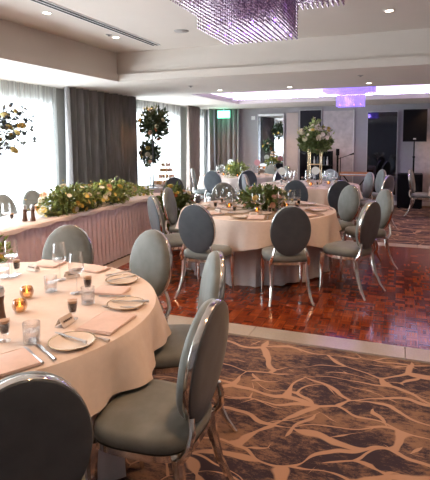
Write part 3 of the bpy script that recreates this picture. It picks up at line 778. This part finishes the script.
# floor-standing flowers left of the middle table
o = bouquet('floor_flowers', (-3.05, 6.35, 0), (0, 0, .62), (.22, .34, .34), 900, [('orange', 6), ('yellow', 8), ('white', 6), ('peach', 4)], 'leafy floor-standing flowers between the head table and middle table', seed=41, L=.09, leafm='leaf', bs=(.03, .05), stems=10, anchor=(0, 0, .3))
MB().lathe([(.001, 0), (.11, 0), (.13, .15), (.10, .33), (.09, .34)], n=20).build('vase', 'leaf_grey', o)
o = bouquet('floor_flowers', (-3.44, 3.3, 0), (0, 0, .42), (.12, .22, .34), 700, [('yellow', 5), ('white', 3)], 'trailing greenery with small yellow blooms before the pink skirt at far left', seed=43, L=.06, leafm='leaf_pale', bs=(.018, .028), stems=10, anchor=(0, 0, .1))
MB().lathe([(.001, 0), (.08, 0), (.10, .10), (.08, .2)], n=20).build('vase', 'leaf_grey', o)

# cake stand
ck = empty('cake_stand', (-4.16, 8.28, .757)); tag(ck, 'tiered stand of small cakes on the side table by the window', 'cake stand')
MB().tube([(0, 0, 0), (0, 0, .46)], .008, 8).build('pole', 'gold', ck)
for z, R_ in [(.03, .26), (.15, .17), (.27, .14), (.37, .11)]:
    pl = MB().lathe([(.001, z), (R_, z), (R_+.01, z+.012), (R_, z+.01), (.001, z+.008)], n=28).build('tier', 'plate', ck)
    n = int(2*PI*(R_-.04)/.06)
    for i in range(n):
        a = 2*PI*i/n
        MB().lathe([(.001, .0), (.02, .0), (.027, .025), (.026, .035), (.012, .05), (.001, .052)], ((R_-.04)*math.cos(a), (R_-.04)*math.sin(a), z+.009), 10).build('cake', 'cake' if i % 3 else 'cake_pink', pl)

# ------------------------------------------------------------------ tableware
def mk_wine():
    r = empty('wine_glass', (0, 0, 0))
    MB().lathe([(.004, .108), (.030, .118), (.041, .130), (.043, .142), (.040, .19), (.035, .235)], n=20).build('bowl', 'glass', r)
    MB().lathe([(.004, .105), (.0035, .06), (.0045, .006)], n=8).build('stem', 'water_glass', r)
    MB().lathe([(.0045, .006), (.02, .004), (.036, .001), (.036, 0), (.001, 0)], n=20).build('foot', 'water_glass', r)
    MB().lathe([(.001, .113), (.028, .120), (.039, .132), (.040, .136), (.001, .136)], n=18).build('water', 'water_glass', r)
    return r
def mk_tumbler():
    r = empty('tumbler', (0, 0, 0))
    MB().lathe([(.001, .008), (.03, .008), (.033, .02), (.035, .088), (.037, .088), (.035, .0), (.001, 0)], n=20).build('cup', 'water_glass', r)
    MB().lathe([(.001, .01), (.03, .01), (.034, .052), (.001, .052)], n=18).build('water', 'water_glass', r)
    return r
def mk_coffee():
    r = empty('liqueur_glass', (0, 0, 0))
    MB().lathe([(.001, .0), (.024, .0), (.024, .003), (.006, .010), (.006, .026), (.017, .034), (.022, .06), (.0235, .10)], n=20).build('glass', 'glass', r)
    MB().lathe([(.001, .034), (.0155, .038), (.0205, .060), (.0218, .082), (.001, .082)], n=18).build('coffee', 'coffee', r)
    MB().lathe([(.001, .0825), (.0219, .0825), (.0224, .094), (.001, .0955)], n=18).build('cream_layer', 'crema', r)
    return r
def mk_votive():
    r = empty('candle_holder', (0, 0, 0))
    MB().lathe([(.001, .0), (.026, .0), (.036, .018), (.038, .035), (.031, .058), (.029, .058), (.035, .035), (.033, .018), (.024, .006), (.001, .006)], n=22).build('glass', 'amber_glass', r)
    MB().lathe([(.001, .008), (.018, .008), (.018, .024), (.001, .024)], n=14).build('candle', 'wax', r)
    MB().lathe([(.001, .025), (.005, .031), (.004, .040), (.001, .050)], n=8).build('flame', 'flame', r)
    return r
def mk_plate():
    r = empty('side_plate', (0, 0, 0))
    MB().lathe([(.001, .003), (.06, .003), (.095, .012), (.095, .009), (.062, .0), (.001, 0)], n=36).build('dish', 'plate', r)
    MB().lathe([(.0945, .008), (.099, .010), (.099, .013), (.094, .0125)], n=36).build('rim', 'gold', r)
    return r
def mk_knife():
    r = empty('knife', (0, 0, 0))
    b_ = MB(); b_.add([(-.006,.0,.001),(.006,0,.001),(.009,.08,.001),(.0,.115,.001),(-.006,.10,.001),(-.006,.0,.0028),(.006,0,.0028),(.009,.08,.002),(.0,.115,.002),(-.006,.10,.002)],
                     [(4,3,2,1,0),(5,6,7,8,9),(0,1,6,5),(1,2,7,6),(2,3,8,7),(3,4,9,8),(4,0,5,9)])
    b_.build('blade', 'steel', r, False); MB().tube([(0, 0, .003), (0, -.05, .004), (0, -.095, .004)], [.004, .006, .0065], 8).build('handle', 'steel', r)
    return r
def mk_fork():
    r = empty('fork', (0, 0, 0))
    h = MB(); h.add([(-.005, 0, .002), (.005, 0, .002), (.011, .03, .002), (-.011, .03, .002), (-.005, 0, .0035), (.005, 0, .0035), (.011, .03, .0035), (-.011, .03, .0035)], [(3,2,1,0),(4,5,6,7),(0,1,5,4),(1,2,6,5),(2,3,7,6),(3,0,4,7)])
    for k in range(4): x_ = -.011+k*.0063; h.box((x_, .03, .002), (x_+.0032, .07, .0035))
    h.build('head', 'steel', r, False); MB().tube([(0, 0, .003), (0, -.06, .004), (0, -.11, .004)], [.003, .004, .006], 8).build('handle', 'steel', r)
    return r
def mk_napkin():
    r = MB(); w, h = .085, .115; P = []
    for k, z in enumerate((0, .003, .006)):
        o_ = .004*k; n = 8; G = []
        for i in range(n+1):
            row = []
            for j in range(n+1):
                x_ = -w+o_+(2*w-o_)*i/n; y_ = -h+o_+(2*h-o_*1.5)*j/n
                e_ = min(i, n-i, j, n-j)/n; row.append((x_, y_, z+.003+.0035*min(1, e_*5)+.0015*math.sin(x_*40+k)*math.sin(y_*30)))
            G.append(row)
        r.grid(G)
        for a, b in (((-w+o_, -h+o_), (w, -h+o_)), ((w, -h+o_), (w, h-o_*.5)), ((w, h-o_*.5), (-w+o_, h-o_*.5)), ((-w+o_, h-o_*.5), (-w+o_, -h+o_))):
            r.add([(*a, z), (*b, z), (*b, z+.0035), (*a, z+.0035)], [(0, 1, 2, 3)])
    return r.build('napkin', 'napkin')
def mk_card():
    r = empty('place_card', (0, 0, 0)); L, hh, d_ = .045, .042, .026
    m_ = MB(); m_.add([(-L,-d_,0),(L,-d_,0),(L,0,hh),(-L,0,hh),(L,d_,0),(-L,d_,0),(-L,-d_+.002,0),(L,-d_+.002,0),(L,0,hh-.003),(-L,0,hh-.003),(L,d_-.002,0),(-L,d_-.002,0)],
        [(0,1,2,3),(3,2,4,5),(9,8,7,6),(11,10,8,9),(0,3,9,6),(3,5,11,9),(1,7,8,2),(2,8,10,4)])
    m_.build('card', 'card', r, False)
    w_ = MB(); n_ = Vector((0, -hh, d_)).normalized()
    for q in range(5):
        x_ = -.03+q*.013; w_.add([(x_, -.0165, .018), (x_+.009, -.0165, .018), (x_+.009, -.0115, .026), (x_, -.0115, .026)], [(0, 1, 2, 3)])
    o_ = w_.build('name_mark', 'card_dark', r, False); o_.location = (0, -.0015, .0012)
    return r
def mk_mill():
    r = empty('pepper_mill', (0, 0, 0))
    MB().lathe([(.001, 0), (.026, 0), (.027, .01), (.021, .05), (.019, .09), (.023, .115), (.001, .115)], n=18).build('body', 'mill_wood', r)
    MB().lathe([(.001, .115), (.020, .117), (.025, .135), (.022, .155), (.008, .162), (.001, .166)], n=18).build('cap', 'steel', r)
    return r
def put(key, mk, px, py, rz, label, cat, group, z=ZC, s=None):
    p = at(px, py, z); return inst(key, mk, (p.x, p.y, z), rz, label, cat, group, s)
TW = 'glassware and settings on the nearest table'
for px, py, lb in [(12, 276, 'wine glass at the left rear of the nearest table, against the greenery'), (60, 280, 'taller-looking wine glass before the chair facing the camera'), (77, 293, 'wine glass nearest the crumpled napkin, right of another wine glass')]:
    put('wine', mk_wine, px, py, 0, lb, 'wine glass', 'wine glasses on the nearest table')
for px, py, lb in [(4, 277, 'water tumbler cut by the left edge, beside the left wine glass'), (51, 291, 'water tumbler at the foot of the middle wine glass'), (88, 303, 'water tumbler beside the two dark drinks'), (32, 342, 'water tumbler in front, just above the two knives')]:
    put('tumbler', mk_tumbler, px, py, 0, lb, 'tumbler', 'water tumblers on the nearest table')
for px, py, lb in [(17, 274, 'coffee-filled glass farthest left, between wine glass and tent card'), (88, 293, 'coffee-filled glass behind the folded napkin, right-hand one'), (73, 319, 'coffee-filled glass beside the dark-fronted tent card'), (5, 341, 'coffee-filled glass at the left edge in front of the candles')]:
    put('coffee', mk_coffee, px, py, 0, lb, 'drink glass', 'coffee drinks on the nearest table')
put('votive', mk_votive, 27, 297, 0, 'amber glass candle holder, the darker one behind', 'candle', 'candles on the nearest table')
o = put('votive', mk_votive, 20, 311, 0, 'lit candle holder glowing brightly in front of the amber one', 'candle', 'candles on the nearest table')
put('plate', mk_plate, 72, 343, 0, 'gold-rimmed side plate nearest the camera, knife across it', 'plate', 'side plates on the nearest table')
put('plate', mk_plate, 126, 305, 0, 'gold-rimmed side plate near the right rim of the nearest table', 'plate', 'side plates on the nearest table')
put('plate', mk_plate, 122, 281, 0, 'gold-rimmed side plate farthest back on the nearest table', 'plate', 'side plates on the nearest table')
KN, FK = 'knives on the nearest table', 'forks on the nearest table'
def cut(kind, px, py, deg, lb, z=ZC): put(kind, mk_knife if kind == 'knife' else mk_fork, px, py, math.radians(deg), lb, kind, KN if kind == 'knife' else FK, z)
def lay(kind, tip, end, lb, z=ZC):
    a, b = at(*tip, z), at(*end, z); d = a-b; m_ = b.lerp(a, .49)
    inst(kind, mk_knife if kind == 'knife' else mk_fork, (m_.x, m_.y, z), math.atan2(d.y, d.x)-PI/2, lb, kind, KN if kind == 'knife' else FK)
lay('knife', (24, 347), (44, 365), 'left of the two knives lying in front of the tumbler'); lay('knife', (37, 344), (56, 361), 'right of the two knives lying in front of the tumbler')
lay('knife', (57, 333), (86, 343), 'butter knife lying across the nearest side plate', ZC+.012); lay('fork', (76, 333), (104, 340), 'fork lying between the nearest plate and the folded napkin')
lay('knife', (112, 301), (150, 302), 'knife lying across the right side plate', ZC+.012); lay('fork', (92, 296), (130, 297), 'fork just behind the right side plate'); lay('knife', (101, 306), (140, 309), 'knife just in front of the right side plate')
lay('knife', (104, 282), (138, 275), 'knife lying across the farthest side plate', ZC+.012); lay('fork', (100, 277), (130, 271), 'fork behind the farthest side plate')
NP = 'folded napkins on the nearest table'
def nap(px, py, deg, lb, s=None): put('napkin', mk_napkin, px, py, math.radians(deg), lb, 'napkin', NP, ZC, s)
nap(107, 323, 2, 'large folded peach napkin between the two front side plates', 1.08); nap(0, 366, -28, 'folded peach napkin at the lower left table edge', 1.1)
nap(111, 291, 100, 'folded napkin between the two rear side plates', .85); nap(48, 264, 95, 'folded napkin at the far rim before the facing chair', .9); nap(94, 269, 80, 'folded napkin at the far rim right of the wine glasses', .8)
put('card', mk_card, 65, 324, math.radians(92), 'tent card with dark opening beside the front coffee glass', 'place card', 'tent cards on the nearest table')
put('card', mk_card, 33, 270, math.radians(-10), 'tent card at the far rim left of the middle wine glass', 'place card', 'tent cards on the nearest table')
put('card', mk_card, 72, 277, math.radians(60), 'tent card standing behind the rear coffee glass', 'place card', 'tent cards on the nearest table')
put('mill', mk_mill, 0, 322, 0, 'pepper mill cut off by the left edge on the nearest table', 'pepper mill', None, ZC, 1.1)
for px, lb in ((25, 'dark pepper mill on the head table, left of its pair'), (33, 'reddish-capped mill on the head table, right of its pair')):
    put('mill', mk_mill, px, 221, 0, lb, 'pepper mill', 'mills on the head table')
put('wine', mk_wine, 7, 226, 0, 'wine glass standing at the left end of the head table', 'wine glass', 'glasses on the head table')
put('coffee', mk_coffee, 12, 222, 0, 'coffee-filled glass on the head table beside a wine glass', 'drink glass', 'glasses on the head table')
put('tumbler', mk_tumbler, 41, 214, 0, 'tumbler on the head table left of the flower runner', 'tumbler', 'glasses on the head table')

# settings on the other tables: one per place, laid round each table
def settings(c, key, n, seed, off, near=True):
    rnd = random.Random(seed)
    where = ['near', 'near right', 'right', 'far right', 'far', 'far left', 'left', 'near left']
    for i in range(n):
        a = off-PI/2+2*PI*i/n; ca, sa = math.cos(a), math.sin(a)
        w = where[int(((a+PI/2) % (2*PI))/(2*PI)*8+.5) % 8]
        def p(rd, da): return (c[0]+rd*math.cos(a+da), c[1]+rd*math.sin(a+da), ZC)
        inst('plate', mk_plate, p(.76, -.20), 0, 'side plate at the %s place of %s' % (w, key), 'plate', 'side plates, %s' % key)
        inst('napkin', mk_napkin, p(.76, .05), a+PI/2, 'folded napkin at the %s place of %s' % (w, key), 'napkin', 'napkins, %s' % key)
        inst('wine', mk_wine, p(.50, .16), 0, 'wine glass at the %s place of %s' % (w, key), 'wine glass', 'wine glasses, %s' % key)
        if near:
            inst('wine', mk_wine, p(.42, -.02), 0, 'inner wine glass at the %s place of %s' % (w, key), 'wine glass', 'wine glasses, %s' % key)
            inst('knife', mk_knife, p(.76, .22), a-PI/2, 'knife at the %s place of %s' % (w, key), 'knife', 'knives, %s' % key)
            inst('card', mk_card, p(.62, .0), a+PI/2, 'tent card at the %s place of %s' % (w, key), 'place card', 'tent cards, %s' % key)
        inst('coffee', mk_coffee, p(.54, .34), 0, 'coffee-filled glass at the %s place of %s' % (w, key), 'drink glass', 'coffee drinks, %s' % key)
    for i, w in enumerate(['left', 'front', 'right', 'rear']):
        a = PI+i*PI/2+.25; inst('votive', mk_votive, (c[0]+.36*math.cos(a), c[1]+.36*math.sin(a), ZC), 0, 'lit candle %s of the flowers on %s' % (w, key), 'candle', 'candles, %s' % key)
settings(MT, 'the middle table', 8, 2, .2); settings(BT, 'the back table', 8, 3, .1); settings(CT, 'the corner table', 8, 4, .3, False); settings(RT, 'the right-edge table', 8, 5, .0, False)

# table number discs
def mk_disc():
    r = empty('table_number', (0, 0, 0))
    MB().lathe([(.001, 0), (.035, 0), (.035, .006), (.004, .010), (.003, .22)], n=16).build('stand', 'steel', r)
    d_ = MB().lathe([(.001, -.004), (.07, -.004), (.07, .004), (.001, .004)], n=28).build('disc', 'table_disc', r); d_.rotation_euler = (PI/2, 0, 0); d_.location = (0, 0, .27)
    return r
def disc(x, y, s, lb, m=None):
    o = inst('disc', mk_disc, (x, y, ZC), 0, lb, 'table number', 'round table numbers', s)
    if m:
        for ch in o.children:
            if ch.name.startswith('disc'): ch.data = ch.data.copy(); ch.data.materials.clear(); ch.data.materials.append(M[m])
disc(-2.02, 8.75, 1.0, 'white round table number at the left of the back table'); disc(-3.74, 10.85, 1.15, 'white round table number left of the yellow flowers')
disc(-3.22, 11.3, 1.1, 'pink round table number right of the yellow flowers', 'table_disc_pink'); disc(-1.42, 8.85, 1.05, 'white round table number in front of the gilt stand')

# ------------------------------------------------------------------ sound gear and band corner
sw = empty('subwoofer', (.24, 12.16, 0)); tag(sw, 'large black subwoofer on the floor against the back wall', 'speaker')
MB().box((-.27, -.25, .02), (.27, .25, .80)).build('cabinet', 'black', sw, False); MB().box((-.24, -.262, .06), (.24, -.25, .76)).build('grille', 'grille', sw, False)
for sx in (-.22, .22):
    for sy in (-.2, .2): MB().lathe([(.001, 0), (.025, 0), (.025, .02), (.001, .02)], (sx, sy, 0), 12).build('foot', 'black', sw)
pl = empty('speaker_pole', (.31, 12.10, .80)); tag(pl, 'black pole rising from the subwoofer to the loudspeaker', 'stand')
MB().tube([(0, 0, 0), (0, 0, .40)], .019, 10).build('lower_tube', 'black', pl); MB().tube([(0, 0, .38), (0, 0, .745)], .014, 10).build('upper_tube', 'black', pl); MB().lathe([(.001, -.02), (.028, -.02), (.028, .02), (.001, .02)], (0, 0, .39), 12).build('collar', 'black', pl)
ls = empty('loudspeaker', (.31, 12.06, 1.545)); tag(ls, 'black loudspeaker cabinet up on a pole beside the right mirror', 'speaker')
b_ = MB(); b_.add([(-.25,-.16,0),(.25,-.16,0),(.17,.2,0),(-.17,.2,0),(-.25,-.16,.73),(.25,-.16,.73),(.17,.2,.73),(-.17,.2,.73)], [(0,3,2,1),(4,5,6,7),(0,1,5,4),(1,2,6,5),(2,3,7,6),(3,0,4,7)]); b_.build('cabinet', 'black', ls, False)
MB().box((-.235, -.172, .03), (.235, -.16, .70)).build('grille', 'grille', ls, False); MB().box((-.03, -.176, .05), (.03, -.172, .08)).build('badge', 'ring', ls, False)
# drum kit/rack behind the tall bouquet
rk = empty('equipment_rack', (-1.86, 12.2, 0)); tag(rk, 'black open rack with small pale items behind the gilt flower stand', 'rack')
f_ = MB()
for sx in (-.28, .28):
    for sy in (-.18, .18): f_.box((sx-.02, sy-.02, 0), (sx+.02, sy+.02, 1.32))
f_.build('frame', 'black', rk, False)
for z in (.3, .62, .95, 1.29): MB().box((-.28, -.18, z), (.28, .18, z+.025)).build('shelf', 'black', rk, False)
MB().box((-.28, .16, .3), (.28, .18, 1.3)).build('back_panel', 'black', rk, False)
rnd = random.Random(8); kk = 0
for z, sname in ((.645, 'third'), (.975, 'upper')):
    for i in range(6):
        x_ = -1.86-.2+i*.08; o = MB().lathe([(.001, 0), (.022, 0), (.024, .1), (.010, .16), (.010, .21), (.001, .21)], n=12).build('bottle', 'frame_white' if i % 2 else 'leaf_grey'); o.location = (x_, 12.12, z)
        tag(o, 'small pale or grey bottle on the %s shelf of the black rack' % sname, 'bottle', 'bottles on the %s shelf of the black rack' % sname)
kb = empty('keyboard', (-.98, 12.0, .0)); tag(kb, 'keyboard with warm wooden top on a black stand before the back wall', 'keyboard')
MB().box((-.36, -.16, .74), (.36, .16, .82)).build('case', 'desk_orange', kb, False); MB().box((-.34, -.165, .76), (.34, -.16, .79)).build('keys', 'frame_white', kb, False)
for s in (-1, 1): MB().tube([(s*.28, 0, 0), (-s*.28, 0, .74)], .014, 8).build('leg', 'black', kb)
def mic(x, y, h, s, lb):
    r_ = empty('microphone_stand', (x, y, 0)); tag(r_, lb, 'microphone stand', 'microphone stands')
    MB().lathe([(.001, 0), (.12, 0), (.12, .015), (.02, .03), (.001, .03)], n=20).build('base', 'black', r_)
    MB().tube([(0, 0, .02), (0, 0, h)], .010, 8).build('pole', 'black', r_)
    MB().tube([(-s*.08, 0, h-.05), (s*.22, 0, h+.06)], .007, 8).build('boom', 'black', r_)
    MB().tube([(s*.2, 0, h+.055), (s*.26, 0, h+.075), (s*.31, 0, h+.09)], [.012, .018, .024], 10).build('microphone', 'black', r_)
mic(-1.32, 11.9, 1.18, 1, 'black microphone boom stand in front of the pale wallpaper')
g_ = empty('guitar', (-1.40, 12.05, 0)); tag(g_, 'dark guitar upright on a stand left of the microphone', 'guitar')
b_ = MB(); prof = [(.0,.12),(.13,.16),(.18,.26),(.15,.38),(.10,.45),(.125,.54),(.11,.62),(.03,.67)]
P1 = [(x_, z_) for x_, z_ in prof]; out = P1+[(-x_, z_) for x_, z_ in reversed(P1)]
n = len(out); b_.add([(x_, -.04, z_) for x_, z_ in out]+[(x_, .04, z_) for x_, z_ in out], [tuple(range(n)), tuple(reversed(range(n, 2*n)))]+[(i, n+i, n+(i+1) % n, (i+1) % n) for i in range(n)])
b_.build('body', 'mill_wood', g_, False); MB().box((-.022, -.055, .6), (.022, -.035, 1.22)).build('neck', 'black', g_, False); MB().box((-.04, -.05, 1.22), (.04, -.03, 1.38)).build('headstock', 'black', g_, False)
MB().tube([(-.12, -.08, 0), (0, 0, .3), (.12, -.08, 0)], .01, 6).build('stand', 'black', g_)

# ------------------------------------------------------------------ light
w = bpy.data.worlds.new('world'); sc.world = w; w.use_nodes = True
bg = w.node_tree.nodes['Background']; bg.inputs[0].default_value = (.93, .97, 1.0, 1); bg.inputs[1].default_value = 7.0
for k, (a, b) in enumerate(WIN):      # daylight pouring in at each window
    l = bpy.data.lights.new('window_daylight', 'AREA'); l.shape = 'RECTANGLE'; l.size = b-a; l.size_y = ZW-.15
    l.energy = 46*(b-a)*(ZW-.15); l.color = (.94, .97, 1.0)
    o = bpy.data.objects.new('window_daylight', l); COL.objects.link(o); o.location = (XW-.35, (a+b)/2, (ZW+.12)/2)
    o.rotation_euler = (PI/2, 0, -PI/2)
def pt(x, y, z, e, col, r=.05):
    l = bpy.data.lights.new('point', 'POINT'); l.energy = e; l.color = col; l.shadow_soft_size = r
    o = bpy.data.objects.new('point', l); COL.objects.link(o); o.location = (x, y, z)
pt(-4.38, 12.05, 2.15, 1.2, (.1, 1, .5))
pt(-1.13, 3.76, 2.5, 1.2, (.62, .35, 1)); pt(-.9, 9.5, 2.3, 6, (.4, .25, 1))
spot(-2.6, 12.1, ZS, 22, 1.2, (1, .55, .3))

vs = sc.view_settings; vs.view_transform = 'Standard'; vs.look = 'None'; vs.gamma = 1; vs.exposure = -0.13; vs.use_curve_mapping = False
sc.cycles.use_denoising = True
sc.cycles.max_bounces = 10; sc.cycles.diffuse_bounces = 5; sc.cycles.transparent_max_bounces = 24
sc.cycles.sample_clamp_indirect = 6
sc.cycles.caustics_reflective = False; sc.cycles.caustics_refractive = False
